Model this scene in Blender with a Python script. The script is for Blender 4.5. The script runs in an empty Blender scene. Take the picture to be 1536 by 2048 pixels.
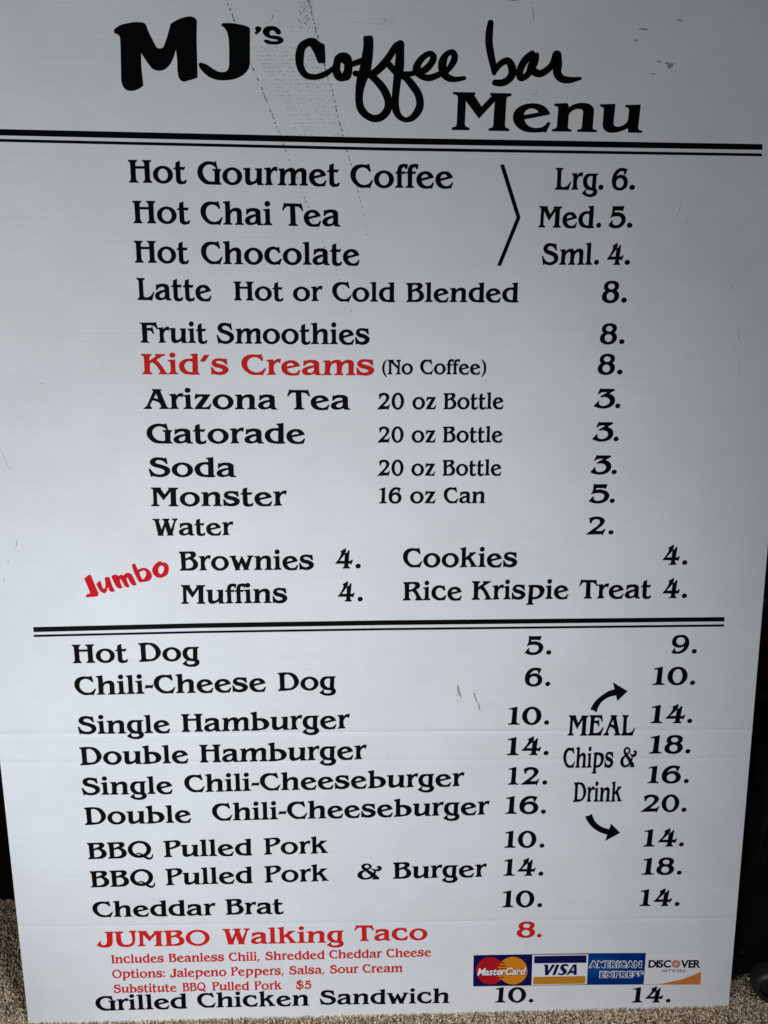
import bpy, math, random
import numpy as np
from mathutils import Vector, Matrix
from mathutils.geometry import delaunay_2d_cdt, tessellate_polygon

random.seed(7)
rng = np.random.default_rng(7)
SC = bpy.context.scene
COL = SC.collection

# ------------------------------------------------------------------ camera
# The board leans back on the carpet.  Board axes: u right, d down the sheet, w into the sheet.
F, CX, CY = 1420.0, 768.0, 1024.0            # focal length and centre in reference pixels (1536 x 2048)
LEAN = math.radians(12.0)
BOARD_W = 0.85
u_c = np.array([1.0, -0.003, 0.031]); u_c /= np.linalg.norm(u_c)
d_c = np.array([-20.0, 8000.0, 1420.0]); d_c -= u_c * (d_c @ u_c); d_c /= np.linalg.norm(d_c)
w_c = np.cross(u_c, d_c)
RB = np.stack([u_c, d_c, w_c])               # camera (x right, y down, z forward) -> board (u, d, w)

def ray(px, py):
    return RB @ np.array([px - CX, py - CY, F])

def hit(px, py, D):
    r = ray(px, py)
    return r[:2] / r[2] * D

a0, b0 = hit(60, 2045, 1.0), hit(1456, 2022, 1.0)
DIST = BOARD_W / (b0[0] - a0[0])
CAM_B = np.array([-(a0[0] + b0[0]) / 2 * DIST, -(a0[1] + b0[1]) / 2 * DIST, -DIST])

sL, cL = math.sin(LEAN), math.cos(LEAN)
def b2w(u, d, n=0.0):
    """board coordinates (u right, d down, n out of the sheet) to world"""
    return (u, -sL * d - cL * n, -cL * d + sL * n)

def P(px, py):
    """point of the sheet seen at a reference pixel, in board coordinates"""
    h = hit(px, py, DIST)
    return (h[0] + CAM_B[0], h[1] + CAM_B[1])

cam_d = bpy.data.cameras.new('camera')
cam = bpy.data.objects.new('camera', cam_d)
COL.objects.link(cam)
cam_d.sensor_fit = 'HORIZONTAL'
cam_d.sensor_width = 36.0
cam_d.lens = F / 1536.0 * 36.0
cam_d.clip_start = 0.01
cam_d.clip_end = 50.0
M_bw = np.array([[1, 0, 0], [0, -sL, cL], [0, -cL, -sL]])      # board(u,d,w)->world
R_cw = M_bw @ RB                                                # camera cv axes -> world
Rb = Matrix(((R_cw[0, 0], -R_cw[0, 1], -R_cw[0, 2]),
             (R_cw[1, 0], -R_cw[1, 1], -R_cw[1, 2]),
             (R_cw[2, 0], -R_cw[2, 1], -R_cw[2, 2])))
cam.matrix_world = Matrix.Translation(Vector(M_bw @ CAM_B)) @ Rb.to_4x4()
SC.camera = cam

# ------------------------------------------------------------------ light
W = bpy.data.worlds.new('World')
SC.world = W
W.use_nodes = True
bg = W.node_tree.nodes['Background']
bg.inputs[0].default_value = (0.95, 1.0, 0.97, 1)
bg.inputs[1].default_value = 0.035

def area(name, loc, target, sx, sy, power, col):
    l = bpy.data.lights.new(name, 'AREA')
    l.shape = 'RECTANGLE'; l.size = sx; l.size_y = sy; l.energy = power; l.color = col
    o = bpy.data.objects.new(name, l); COL.objects.link(o)
    o.location = loc
    o.rotation_euler = (Vector(target) - Vector(loc)).to_track_quat('-Z', 'Y').to_euler()
    return o
area('doorway_light', (-0.66, -0.92, 0.44), (-0.28, 0.0, 0.35), 0.5, 0.5, 6.3, (0.85, 0.905, 1.0))
area('board_fill', (-0.40, -0.72, 0.80), (-0.36, 0.2, 0.76), 0.4, 0.4, 1.75, (0.96, 1.0, 0.985))  # added fill lamp that lifts the left middle of the board
sp = bpy.data.lights.new('floor_fill_spot', 'SPOT')  # added spot to brighten the front carpet strip and the board's foot
sp.energy = 92; sp.spot_size = math.radians(36); sp.spot_blend = 1.0; sp.shadow_soft_size = 0.10; sp.color = (0.91, 0.94, 1.0)
spo = bpy.data.objects.new('floor_fill_spot', sp); COL.objects.link(spo)
spo.location = (0.52, -0.55, 2.3)
spo.rotation_euler = (Vector((-0.10, -0.16, 0.0)) - Vector(spo.location)).to_track_quat('-Z', 'Y').to_euler()

SC.view_settings.view_transform = 'Standard'
SC.view_settings.look = 'None'
SC.view_settings.exposure = 0.20
SC.view_settings.gamma = 1.0
SC.view_settings.use_curve_mapping = False

# ------------------------------------------------------------------ materials
def mat(name, col, rough=0.5, spec=0.5):
    m = bpy.data.materials.new(name); m.use_nodes = True
    b = m.node_tree.nodes['Principled BSDF']
    b.inputs['Base Color'].default_value = (*col, 1)
    b.inputs['Roughness'].default_value = rough
    b.inputs['Specular IOR Level'].default_value = spec
    return m

def nodes(m):
    nt = m.node_tree
    return nt, nt.nodes['Principled BSDF'], (lambda t: nt.nodes.new(t)), (lambda a, b: nt.links.new(a, b))

def board_material():
    m = mat('white_corrugated_plastic', (0.80, 0.81, 0.82), 0.42, 0.25)
    nt, b, N, L = nodes(m)
    uv = N('ShaderNodeAttribute'); uv.attribute_name = 'sheet'      # metres along the sheet
    sep = N('ShaderNodeSeparateXYZ'); L(uv.outputs['Vector'], sep.inputs[0])
    # flutes run across the sheet every 4 mm and waver a little
    nz = N('ShaderNodeTexNoise'); nz.inputs['Scale'].default_value = 5.0; nz.inputs['Detail'].default_value = 3
    L(uv.outputs['Vector'], nz.inputs['Vector'])
    md = N('ShaderNodeMath'); md.operation = 'MULTIPLY_ADD'
    L(nz.outputs['Fac'], md.inputs[0]); md.inputs[1].default_value = 0.004; L(sep.outputs['Y'], md.inputs[2])
    ml = N('ShaderNodeMath'); ml.operation = 'MULTIPLY'; L(md.outputs[0], ml.inputs[0]); ml.inputs[1].default_value = 2 * math.pi / 0.0042
    sn = N('ShaderNodeMath'); sn.operation = 'SINE'; L(ml.outputs[0], sn.inputs[0])
    # streaks that follow the flutes and vary along them
    mp = N('ShaderNodeMapping'); mp.inputs['Scale'].default_value = (6.0, 260.0, 1.0); L(uv.outputs['Vector'], mp.inputs[0])
    st = N('ShaderNodeTexNoise'); st.inputs['Scale'].default_value = 1.0; st.inputs['Detail'].default_value = 4; L(mp.outputs[0], st.inputs['Vector'])
    big = N('ShaderNodeTexNoise'); big.inputs['Scale'].default_value = 7.0; big.inputs['Detail'].default_value = 2; L(uv.outputs['Vector'], big.inputs['Vector'])
    h1 = N('ShaderNodeMath'); h1.operation = 'MULTIPLY_ADD'; L(st.outputs['Fac'], h1.inputs[0]); h1.inputs[1].default_value = 3.0
    s6 = N('ShaderNodeMath'); s6.operation = 'MULTIPLY'; s6.inputs[1].default_value = 0.55; L(sn.outputs[0], s6.inputs[0]); L(s6.outputs[0], h1.inputs[2])
    h2 = N('ShaderNodeMath'); h2.operation = 'MULTIPLY_ADD'; L(big.outputs['Fac'], h2.inputs[0]); h2.inputs[1].default_value = 14.0; L(h1.outputs[0], h2.inputs[2])
    bp = N('ShaderNodeBump'); bp.inputs['Strength'].default_value = 0.45; bp.inputs['Distance'].default_value = 0.00006
    L(h2.outputs[0], bp.inputs['Height']); L(bp.outputs[0], b.inputs['Normal'])
    # faint handling dirt
    dn = N('ShaderNodeTexNoise'); dn.inputs['Scale'].default_value = 11.0; dn.inputs['Detail'].default_value = 8; dn.inputs['Roughness'].default_value = 0.7
    L(uv.outputs['Vector'], dn.inputs['Vector'])
    rp = N('ShaderNodeValToRGB'); L(dn.outputs['Fac'], rp.inputs[0])
    rp.color_ramp.elements[0].position = 0.33; rp.color_ramp.elements[0].color = (0.755, 0.765, 0.77, 1)
    rp.color_ramp.elements[1].position = 0.60; rp.color_ramp.elements[1].color = (0.81, 0.82, 0.83, 1)
    # base colour slightly darker in streaks along the flutes
    mv = N('ShaderNodeMapRange'); mv.inputs[1].default_value = .3; mv.inputs[2].default_value = .7; mv.inputs[3].default_value = 0.972; mv.inputs[4].default_value = 1.0
    L(st.outputs['Fac'], mv.inputs[0])
    vm = N('ShaderNodeVectorMath'); vm.operation = 'SCALE'; L(rp.outputs[0], vm.inputs[0]); L(mv.outputs[0], vm.inputs['Scale'])
    L(vm.outputs[0], b.inputs['Base Color'])
    rr = N('ShaderNodeMapRange'); rr.inputs[3].default_value = 0.36; rr.inputs[4].default_value = 0.52
    L(big.outputs['Fac'], rr.inputs[0]); L(rr.outputs[0], b.inputs['Roughness'])
    return m

def vinyl(name, col, rough=0.5):
    m = mat(name, col, rough, 0.03)
    nt, b, N, L = nodes(m)
    tc = N('ShaderNodeTexCoord')
    nz = N('ShaderNodeTexNoise'); nz.inputs['Scale'].default_value = 60; nz.inputs['Detail'].default_value = 5
    L(tc.outputs['Object'], nz.inputs['Vector'])
    mr = N('ShaderNodeMapRange'); mr.inputs[3].default_value = rough - 0.1; mr.inputs[4].default_value = rough + 0.14
    L(nz.outputs['Fac'], mr.inputs[0]); L(mr.outputs[0], b.inputs['Roughness'])
    return m

M_BOARD = board_material()
M_BLACK = vinyl('black_vinyl', (0.0035, 0.0035, 0.004))
M_RED = vinyl('red_vinyl', (0.63, 0.018, 0.016))
M_NAVY = vinyl('navy_print', (0.006, 0.007, 0.075))
M_CRED = vinyl('card_red_print', (0.46, 0.010, 0.018))
M_CORANGE = vinyl('card_orange_print', (0.68, 0.23, 0.012))
M_STRIPE = vinyl('card_mixed_print', (0.62, 0.11, 0.03))
M_WHITE = vinyl('white_print', (0.80, 0.80, 0.80))
M_GOLD = vinyl('gold_print', (0.56, 0.23, 0.018))
M_WEDGE = vinyl('wedge_orange_print', (0.66, 0.20, 0.045))
M_DIRT = mat('black_rubber_scuff', (0.06, 0.06, 0.06), 0.8, 0.2)
M_FAINT = mat('grey_rubber_scuff', (0.43, 0.44, 0.435), 0.8, 0.2)
M_BROWN = mat('brown_smudge', (0.34, 0.32, 0.26), 0.8, 0.2)
M_MIDGREY = mat('grey_speck', (0.33, 0.33, 0.33), 0.8, 0.2)

def blue_card_material():
    m = vinyl('blue_print', (0.004, 0.05, 0.24))
    nt, b, N, L = nodes(m)
    tc = N('ShaderNodeTexCoord')      # printed light-to-dark blue blend of the card design
    gr = N('ShaderNodeTexGradient'); gr.gradient_type = 'SPHERICAL'
    mp = N('ShaderNodeMapping'); mp.inputs['Location'].default_value = (-0.2, -1.3, 0); mp.inputs['Scale'].default_value = (1.3, 1.5, 1)
    L(tc.outputs['Generated'], mp.inputs[0]); L(mp.outputs[0], gr.inputs[0])
    rp = N('ShaderNodeValToRGB'); L(gr.outputs['Fac'], rp.inputs[0])
    rp.color_ramp.elements[0].position = 0.0; rp.color_ramp.elements[0].color = (0.002, 0.028, 0.19, 1)
    rp.color_ramp.elements[1].position = 0.9; rp.color_ramp.elements[1].color = (0.012, 0.17, 0.42, 1)
    L(rp.outputs[0], b.inputs['Base Color'])
    return m
M_BLUE = blue_card_material()
M_BLUEINK = vinyl('dark_blue_print', (0.006, 0.055, 0.20))

def ball_material():
    m = vinyl('ball_print', (0.6, 0.25, 0.15))
    nt, b, N, L = nodes(m)
    tc = N('ShaderNodeTexCoord')
    mp = N('ShaderNodeMapping'); mp.inputs['Location'].default_value = (-1.05, -1.05, 0); mp.inputs['Scale'].default_value = (2.1, 2.1, 0)
    gr = N('ShaderNodeTexGradient'); gr.gradient_type = 'SPHERICAL'
    L(tc.outputs['Generated'], mp.inputs[0]); L(mp.outputs[0], gr.inputs[0])
    rp = N('ShaderNodeValToRGB'); L(gr.outputs['Fac'], rp.inputs[0])
    rp.color_ramp.elements[0].color = (0.47, 0.16, 0.09, 1)
    rp.color_ramp.elements[1].color = (0.72, 0.55, 0.38, 1)
    L(rp.outputs[0], b.inputs['Base Color'])
    return m
M_BALL = ball_material()

# ------------------------------------------------------------------ object helpers
def link(name, verts, faces, material, parent=None, smooth=False):
    me = bpy.data.meshes.new(name)
    me.from_pydata([tuple(map(float, v)) for v in verts], [], faces)
    me.materials.append(material)
    if smooth:
        for p in me.polygons: p.use_smooth = True
    o = bpy.data.objects.new(name, me)
    COL.objects.link(o)
    if parent: o.parent = parent
    return o

def tag(o, label=None, cat=None, group=None, kind=None):
    if label: o['label'] = label
    if cat: o['category'] = cat
    if group: o['group'] = group
    if kind: o['kind'] = kind
    return o

# ------------------------------------------------------------------ 2-D outline tools
def outline(spec, steps=7):
    """'x,y x,y* ...' closed outline; * marks points the curve passes through smoothly"""
    pts = []
    for t in spec.split():
        s = t.endswith('*')
        x, y = t.rstrip('*').split(',')
        pts.append((np.array([float(x), float(y)]), s))
    n = len(pts); out = []
    def tang(i):
        p, s = pts[i]
        if not s: return None
        a, b = pts[i - 1][0], pts[(i + 1) % n][0]
        la, lb = np.linalg.norm(p - a), np.linalg.norm(b - p)
        if la > 2.2 * lb: t = p - a                  # a curve running out of a straight stays in line with it
        elif lb > 2.2 * la: t = b - p
        else: t = (p - a) / max(la, 1e-9) * lb + (b - p) / max(lb, 1e-9) * la
        return t / max(np.linalg.norm(t), 1e-9)
    for i in range(n):
        p, s0 = pts[i]; q, s1 = pts[(i + 1) % n]
        ch = q - p; Lc = np.linalg.norm(ch)
        t0, t1 = tang(i), tang((i + 1) % n)
        if t0 is None and t1 is None:
            out.append(p); continue
        m0 = t0 * Lc if t0 is not None else None
        m1 = t1 * Lc if t1 is not None else None
        if m0 is None: m0 = 1.5 * ch - 0.5 * m1
        if m1 is None: m1 = 1.5 * ch - 0.5 * m0
        for k in range(steps):
            t = k / steps
            out.append((2*t**3 - 3*t**2 + 1) * p + (t**3 - 2*t**2 + t) * m0 + (-2*t**3 + 3*t**2) * q + (t**3 - t**2) * m1)
    return np.array(out)

def ell(cx, cy, rx, ry, n=40):
    t = np.linspace(0, 2 * math.pi, n, endpoint=False)
    return np.stack([cx + rx * np.cos(t), cy + ry * np.sin(t)], 1)

def fill(outer, holes=()):
    """triangles (k,3,2) of an outline with holes"""
    loops = [outer] + list(holes)
    allp = np.concatenate(loops)
    tri = tessellate_polygon([[Vector((p[0], p[1], 0)) for p in l] for l in loops])
    return [allp[list(t)] for t in tri]

def stroke(spec, cap0=True, cap1=True, steps=8):
    """brush stroke 'x,y,w x,y,w ...' as polygons (centre line with its width)"""
    p = np.array([[float(a) for a in t.split(',')] for t in spec.split()])
    n = len(p); q = []
    for i in range(n - 1):
        pa = p[max(i - 1, 0)]; pb = p[i]; pc = p[i + 1]; pd = p[min(i + 2, n - 1)]
        for k in range(steps):
            t = k / steps
            q.append(0.5 * ((2*pb) + (-pa + pc) * t + (2*pa - 5*pb + 4*pc - pd) * t*t + (-pa + 3*pb - 3*pc + pd) * t**3))
    q.append(p[-1]); q = np.array(q)
    tg = np.gradient(q[:, :2], axis=0); tg /= np.linalg.norm(tg, axis=1)[:, None] + 1e-9
    nm = np.stack([-tg[:, 1], tg[:, 0]], 1)
    a = q[:, :2] + nm * q[:, 2:3] / 2; b = q[:, :2] - nm * q[:, 2:3] / 2
    polys = [np.array([a[i], b[i], b[i+1]]) for i in range(len(q)-1)] + [np.array([a[i], b[i+1], a[i+1]]) for i in range(len(q)-1)]
    for c, e in ((cap0, 0), (cap1, -1)):
        if c: polys += fill(ell(q[e, 0], q[e, 1], q[e, 2]/2, q[e, 2]/2, 24))
    return polys

def union(polys):
    """one flat mesh covering all the (possibly overlapping) triangles"""
    cen = np.concatenate(polys).mean(0)
    tri = []
    for p in polys:
        p = np.asarray(p, float) - cen
        a = (p[1][0]-p[0][0])*(p[2][1]-p[0][1]) - (p[1][1]-p[0][1])*(p[2][0]-p[0][0])
        if abs(a) < 1e-5: continue
        tri.append((p if a > 0 else p[::-1], abs(a) / 2))
    total = sum(a for _, a in tri)
    for eps in (1e-4, 1e-3, 3e-3, 1e-2, 3e-2):
        vs = [Vector((float(x), float(y))) for p, _ in tri for x, y in p]
        fs = [[3*i, 3*i+1, 3*i+2] for i in range(len(tri))]
        r = delaunay_2d_cdt(vs, [], fs, 0, eps)
        v = np.array([tuple(q) for q in r[0]])
        f = [list(q) for q, o in zip(r[2], r[5]) if len(o)]     # only what some input triangle covers, so counters stay open
        got = sum(abs((v[q[1]][0]-v[q[0]][0])*(v[q[2]][1]-v[q[0]][1]) - (v[q[1]][1]-v[q[0]][1])*(v[q[2]][0]-v[q[0]][0])) / 2 for q in f)
        if 0.55 * total < got < 1.01 * total: return v + cen, f
    print('union fell back')
    v = np.concatenate([p for p, _ in tri])
    return v + cen, [[3*i, 3*i+1, 3*i+2] for i in range(len(tri))]

def sheet_mesh(name, polys, material, parent, lift):
    """polygons in reference pixels laid onto the sheet, `lift` metres proud of it"""
    v, f = union(polys)
    vv = [b2w(*P(x, y), lift) for x, y in v]
    ok = []
    for t in f:
        a, b, c = (Vector(vv[i]) for i in t[:3])
        ok.append(t if (b - a).cross(c - a).dot(Vector((0, -cL, sL))) > 0 else t[::-1])
    return link(name, vv, ok, material, parent)

# ------------------------------------------------------------------ the letter forms
GL = {}          # char -> (triangles in units of cap height 100, width, left bearing, right bearing)
def add_glyph(ch, tris, lsb=1.5, rsb=1.5):
    allp = np.concatenate(tris)
    x0, x1 = allp[:, 0].min(), allp[:, 0].max()
    GL[ch] = ([t - np.array([x0, 0]) for t in tris], x1 - x0, lsb, rsb)

def grow(p, d):
    """offset a closed outline outwards by d (inwards when negative)"""
    p = np.asarray(p, float)
    area2 = np.sum(p[:, 0] * np.roll(p[:, 1], -1) - p[:, 1] * np.roll(p[:, 0], -1))
    e1 = p - np.roll(p, 1, 0); e2 = np.roll(p, -1, 0) - p
    n1 = np.stack([e1[:, 1], -e1[:, 0]], 1); n2 = np.stack([e2[:, 1], -e2[:, 0]], 1)
    n1 /= np.linalg.norm(n1, axis=1)[:, None] + 1e-9; n2 /= np.linalg.norm(n2, axis=1)[:, None] + 1e-9
    m = n1 + n2; m /= np.maximum(np.linalg.norm(m, axis=1), 0.6)[:, None]
    return p + m * d * (1 if area2 > 0 else -1)

BOLD = 0.55
def G(ch, base, cap, asp, k, outer, holes=(), extra=(), lsb=1.5, rsb=1.5):
    def nrm(p):
        p = np.asarray(p, float)
        return np.stack([(p[:, 0] + k * (base - p[:, 1])) / (cap * asp) * 100, (base - p[:, 1]) / cap * 100], 1)
    tris = []
    if outer is not None:
        o = outline(outer) if isinstance(outer, str) else outer
        tris += fill(grow(nrm(o), BOLD), [grow(nrm(outline(h) if isinstance(h, str) else h), -BOLD) for h in holes])
    for e in extra: tris += [nrm(t) for t in e]
    add_glyph(ch, tris, lsb, rsb)

def stem(x0, x1, y0, y1, bl=9, br=9, tl=9, tr=9, flag=False):
    """upright with bracketed slab serifs"""
    s = []
    if bl: s += [f'{x0-bl},{y0}', f'{x0-bl},{y0+5.5}', f'{x0-3},{y0+9.5}*', f'{x0},{y0+18}*']
    else: s += [f'{x0},{y0}']
    if flag: s += [f'{x0},{y1-20}*', f'{x0-3},{y1-11}*', f'{x0-tl},{y1-8.5}', f'{x0-tl},{y1-3.5}', f'{x1},{y1}']
    else:
        s += [f'{x0},{y1-18}*', f'{x0-3},{y1-9.5}*', f'{x0-tl},{y1-5.5}', f'{x0-tl},{y1}'] if tl else [f'{x0},{y1}']
        s += [f'{x1+tr},{y1}', f'{x1+tr},{y1-5.5}', f'{x1+3},{y1-9.5}*', f'{x1},{y1-18}*'] if tr else [f'{x1},{y1}']
    s += [f'{x1},{y0+18}*', f'{x1+3},{y0+9.5}*', f'{x1+br},{y0+5.5}', f'{x1+br},{y0}'] if br else [f'{x1},{y0}']
    return fill(outline(' '.join(s)))
def box(x0, y0, x1, y1): return fill(np.array([[x0, y0], [x1, y0], [x1, y1], [x0, y1]], float))

add_glyph('H', stem(9, 32, 0, 100) + stem(71, 94, 0, 100) + box(31, 61.5, 72, 73))
add_glyph('I', stem(9, 32, 0, 100))
add_glyph('i', stem(11, 31.5, 0, 74, 10, 10, 10, 0, True) + fill(ell(21, 95, 12.6, 13)))
add_glyph('l', stem(11, 31.5, 0, 105, 10, 10, 10, 0, True))
add_glyph('o', fill(ell(44.3, 36.6, 44.3, 39.3, 56), [ell(44.3, 36.6, 22, 26.6, 56)]), 3, 3)
add_glyph('O', fill(ell(55.5, 50, 55.5, 53, 64), [ell(55.5, 50, 34.5, 40, 64)]), 3, 3)
add_glyph('.', fill(ell(10.5, 12, 10.5, 12.3)), 4, 3)
add_glyph(':', fill(ell(10.5, 12, 10.5, 12.3)) + fill(ell(10.5, 60, 10.5, 12.3)), 4, 3)
add_glyph(',', fill(np.array([[0, -17], [13, 18], [32, 18], [12, -17]], float)), 1, 2)
G("'", 297, 247, 1.21, .07, '820,58 885,57 830,140 768,138', lsb=0, rsb=1)
G('-', 272, 205, 1.2, 0, '843,215 862,172 875,178 930,178 950,163 935,215 922,207 868,208', lsb=-1, rsb=-2)
G('C', 403, 305, 1, .01, '318,80 345,183 327,192 290,150* 225,133* 165,165* 142,230* 155,300* 205,355* 270,368* 325,345* 358,308* 380,298 335,415 323,402 280,403* 205,402* 125,350* 80,280* 72,230* 85,165* 130,115* 205,93* 270,98* 300,97', lsb=3, rsb=-1)
G('G', 392, 308, 1, .05, '1213,75 1240,183 1288,185 1286,205 1268,222* 1270,340* 1278,368* 1297,380 1297,394 1140,393* 1080,385* 1010,335* 970,265* 965,220* 985,150* 1035,105* 1105,83* 1160,88* 1195,92',
  ['1224,183 1195,150* 1115,124* 1060,155* 1035,215* 1050,280* 1095,335* 1160,355* 1195,355 1203,335* 1200,225* 1172,203 1170,184'], lsb=3, rsb=1)
G('e', 408, 305, 1, .0, '1437,272 1420,235* 1385,200* 1325,186* 1255,205* 1212,255* 1205,305* 1222,360* 1270,405* 1340,418* 1400,412 1415,418 1442,340 1425,333 1400,368* 1345,384* 1295,360* 1273,315',
  ['1270,281 1278,250* 1320,224* 1350,235* 1366,258'], lsb=3, rsb=2)
G('t', 374, 305, 1, .05, '733,72 735,155 785,158 800,152 804,165 785,200 772,193 740,192 745,300* 752,335* 770,348* 795,342* 808,325 828,335 812,378 795,380* 750,388* 705,370* 685,330* 678,192 645,187 645,175 660,172* 675,150 677,95', lsb=-1, rsb=0)
G('u', 580, 585, 1.23, 0, '808,155 1028,145 1015,430* 1030,480* 1075,498* 1150,480* 1215,430* 1238,370* 1243,225* 1225,200* 1185,190 1185,160 1405,152 1387,510* 1405,540* 1452,550 1450,582 1253,582 1235,515 1150,555* 1050,582* 950,580* 885,535* 862,470* 868,225* 850,198* 808,185', lsb=2)
ARCH = '400,150* 470,130* 555,125* 640,150* 690,205* 698,265* 692,500* 708,530* 760,538 757,568 470,568 470,538 520,525* 537,490* 545,270* 530,230* 480,213* 400,230* 340,285* 325,330* 320,495* 335,525* 380,537 378,566 95,566 95,533 145,520* 163,490* '
G('n', 567, 585, 1.23, 0, '110,140 295,130 312,155* 325,200 ' + ARCH + '173,215* 158,185* 110,172')
G('h', 567, 585, 1.23, 0, '105,-28 318,-50 322,200 ' + ARCH + '170,55* 155,20* 105,5')
G('r', 518, 350, 1.26, .03, '738,258 855,248 870,285 910,250* 950,238* 1000,240 985,318 970,302* 935,295* 890,325* 868,375* 878,470* 890,490* 912,500 910,515 750,519 748,507 775,490* 785,460* 782,310* 770,285* 740,272', rsb=-3)
G('k', 508, 350, 1.26, .03, '1003,155 1125,133 1127,330 1205,272* 1222,255 1203,250 1203,238 1358,230 1358,246 1325,262* 1240,322 1345,455* 1370,480* 1400,487 1398,502 1240,504 1240,490 1258,480* 1250,455* 1200,385* 1160,362 1130,383 1135,460* 1145,483* 1172,490 1170,508 1005,510 1003,498 1040,475* 1048,440* 1040,210* 1030,185* 1005,175')
G('P', 333, 198, 1.28, .07, '990,135 1140,128* 1185,138* 1207,165* 1195,195* 1150,220* 1073,240 1080,295* 1085,312* 1105,320 1103,333 1003,335 1003,325 1025,312* 1028,290* 1018,170* 1012,152* 990,147', ['1070,152 1120,148* 1148,165* 1140,190* 1110,208* 1072,218'], rsb=-3)
G('B', 307, 237, 1.045, 0, '75,70 240,68* 268,78* 283,105* 272,135* 242,155 280,180* 303,225* 295,265* 262,295* 205,307* 75,307 75,297 97,283* 100,250* 97,115* 90,92* 75,82', ['152,97 200,93* 222,107* 212,130* 152,158', '152,182 200,167 235,195* 245,230* 232,262* 195,280* 152,283'], rsb=2.5)
G('D', 298, 204, 1.155, .06, '790,95 900,90* 965,102* 1020,150* 1040,205* 1020,250* 975,285* 920,295* 800,299 800,290 822,272* 825,250* 815,130* 808,112* 790,105', ['868,118 900,110* 945,130* 980,180* 985,215* 968,255* 930,272* 885,272* 876,260'], rsb=3)
G('g', 440, 350, .95, -.01, '808,178 803,192 778,212 770,405* 785,425* 800,460* 790,510* 745,545* 680,556* 610,545* 532,493 597,430 610,440 600,470* 612,498* 660,512* 710,500* 730,475* 722,455* 690,447* 620,435* 570,390* 545,310* 552,255* 585,200* 640,178*', ['712,218 665,217* 625,250* 615,300* 632,360* 665,393* 702,402'], lsb=0, rsb=1)
G('a', 386, 305, 1, .02, '1080,163 1098,172 1135,160* 1180,157* 1240,168* 1272,205* 1275,330* 1285,365* 1308,375 1308,388 1237,388 1220,365 1180,380* 1130,388* 1080,370* 1060,330* 1075,290* 1125,260* 1208,240 1205,222* 1190,202* 1160,200* 1120,215* 1090,248 1076,245', ['1208,270 1165,285* 1130,310* 1125,330* 1140,350* 1165,355* 1200,335* 1210,305*'], lsb=3, rsb=0)
G('m', 950, 312, .9, 0, '388,728 462,718 470,752 510,722* 545,713* 585,725* 602,752 640,722* 685,712* 725,730* 740,775* 735,905* 742,925* 757,932 755,950 652,950 652,935 675,922* 680,900* 680,785* 665,760* 640,768* 610,805* 603,840* 600,905* 605,925* 622,935 620,950 515,950 515,935 540,922* 545,900* 545,785* 532,762* 505,768* 475,805* 468,840* 463,905* 470,925* 485,935 483,950 378,950 378,935 400,922* 407,900* 412,770* 405,750* 388,742')
G('s', 288, 222, 1.03, 0, '1398,113 1403,180 1390,178 1365,150* 1325,138* 1295,150* 1310,168* 1380,192* 1412,225* 1400,265* 1355,290* 1300,290* 1270,282 1250,293 1247,207 1262,210 1280,245* 1320,262* 1355,250* 1358,235* 1335,220* 1285,205* 1255,170* 1268,130* 1310,112* 1360,115* 1385,118', lsb=2.5, rsb=3)
S_SPEC = '337,632 350,742 333,745 310,705* 260,678* 218,690* 208,712* 230,738* 310,770* 360,805* 375,850* 360,905* 310,945* 245,957* 190,945* 170,940 150,958 128,822 147,820 170,870* 205,905* 245,915* 295,900* 315,870* 300,835* 250,808* 180,778* 147,725* 160,670* 205,638* 260,635* 320,650'
G('S', 951, 311, .9, 0, S_SPEC, lsb=2, rsb=3)
G('$', 951, 311, .9, 0, S_SPEC, (), [fill(np.array([[228, 585], [268, 585], [268, 1000], [228, 1000]], float))], lsb=2, rsb=5)
G('L', 494, 395, 1.0, .06, '65,98 222,100 222,122 195,140* 188,165* 205,420* 225,442* 280,445* 340,420* 392,345 412,350 370,510 350,497 90,495 90,470 120,450* 125,425* 108,165* 98,135* 65,120', rsb=-1)
G('F', 369, 268, .97, .07, '55,102 250,100 268,90 300,185 282,190 265,160* 225,140* 150,138 150,172 208,172 222,150 252,250 235,252 210,215* 155,207 160,330* 168,350* 188,358 187,370 75,369 75,355 95,342* 100,320* 85,135* 78,118* 57,115', rsb=-4)
G('E', 1031, 345, .834, -.01, '572,685 775,687 793,675 810,790 790,795 770,745* 730,725* 665,730 662,778 725,778 742,745 755,875 735,877 715,830* 655,818 650,975* 665,992* 730,985* 780,945* 812,897 832,900 783,1040 765,1031 557,1031 557,1012 585,995* 588,970* 597,735* 590,712* 572,705', rsb=-3)
G('A', 1027, 345, .834, 0, '918,682 1032,682 1030,705 1015,712 1080,960* 1092,995* 1115,1010 1115,1027 997,1027 997,1008 1018,995* 1015,960* 985,905* 935,882* 915,880 885,960* 890,985* 905,1005 903,1027 805,1028 805,1012 832,990* 850,965* 935,715 920,705', ['965,760 990,860 955,843* 933,842'], rsb=0)
G('M', 661, 583, 1.25, 0, '72,78 400,80 400,112 385,120 503,298 655,125 632,118 632,85 945,88 942,127 890,140* 870,180* 860,560* 875,610* 930,632 928,665 620,662 620,630 675,612* 692,575* 703,210 468,477 262,207 253,560* 270,605* 325,622 325,659 65,658 65,620 118,605* 138,570* 148,190* 130,125* 72,105')
G('N', 260, 195, .896, .01, '137,65 218,65 218,80 210,85 270,150 272,100* 252,82 252,65 312,65 312,80 297,92* 297,230* 302,243* 314,248 312,260 248,260 248,248 268,238 270,185 183,105 185,230* 190,243* 200,250 200,260 137,260 137,248 152,240* 155,225* 155,105* 150,85* 137,80')
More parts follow.
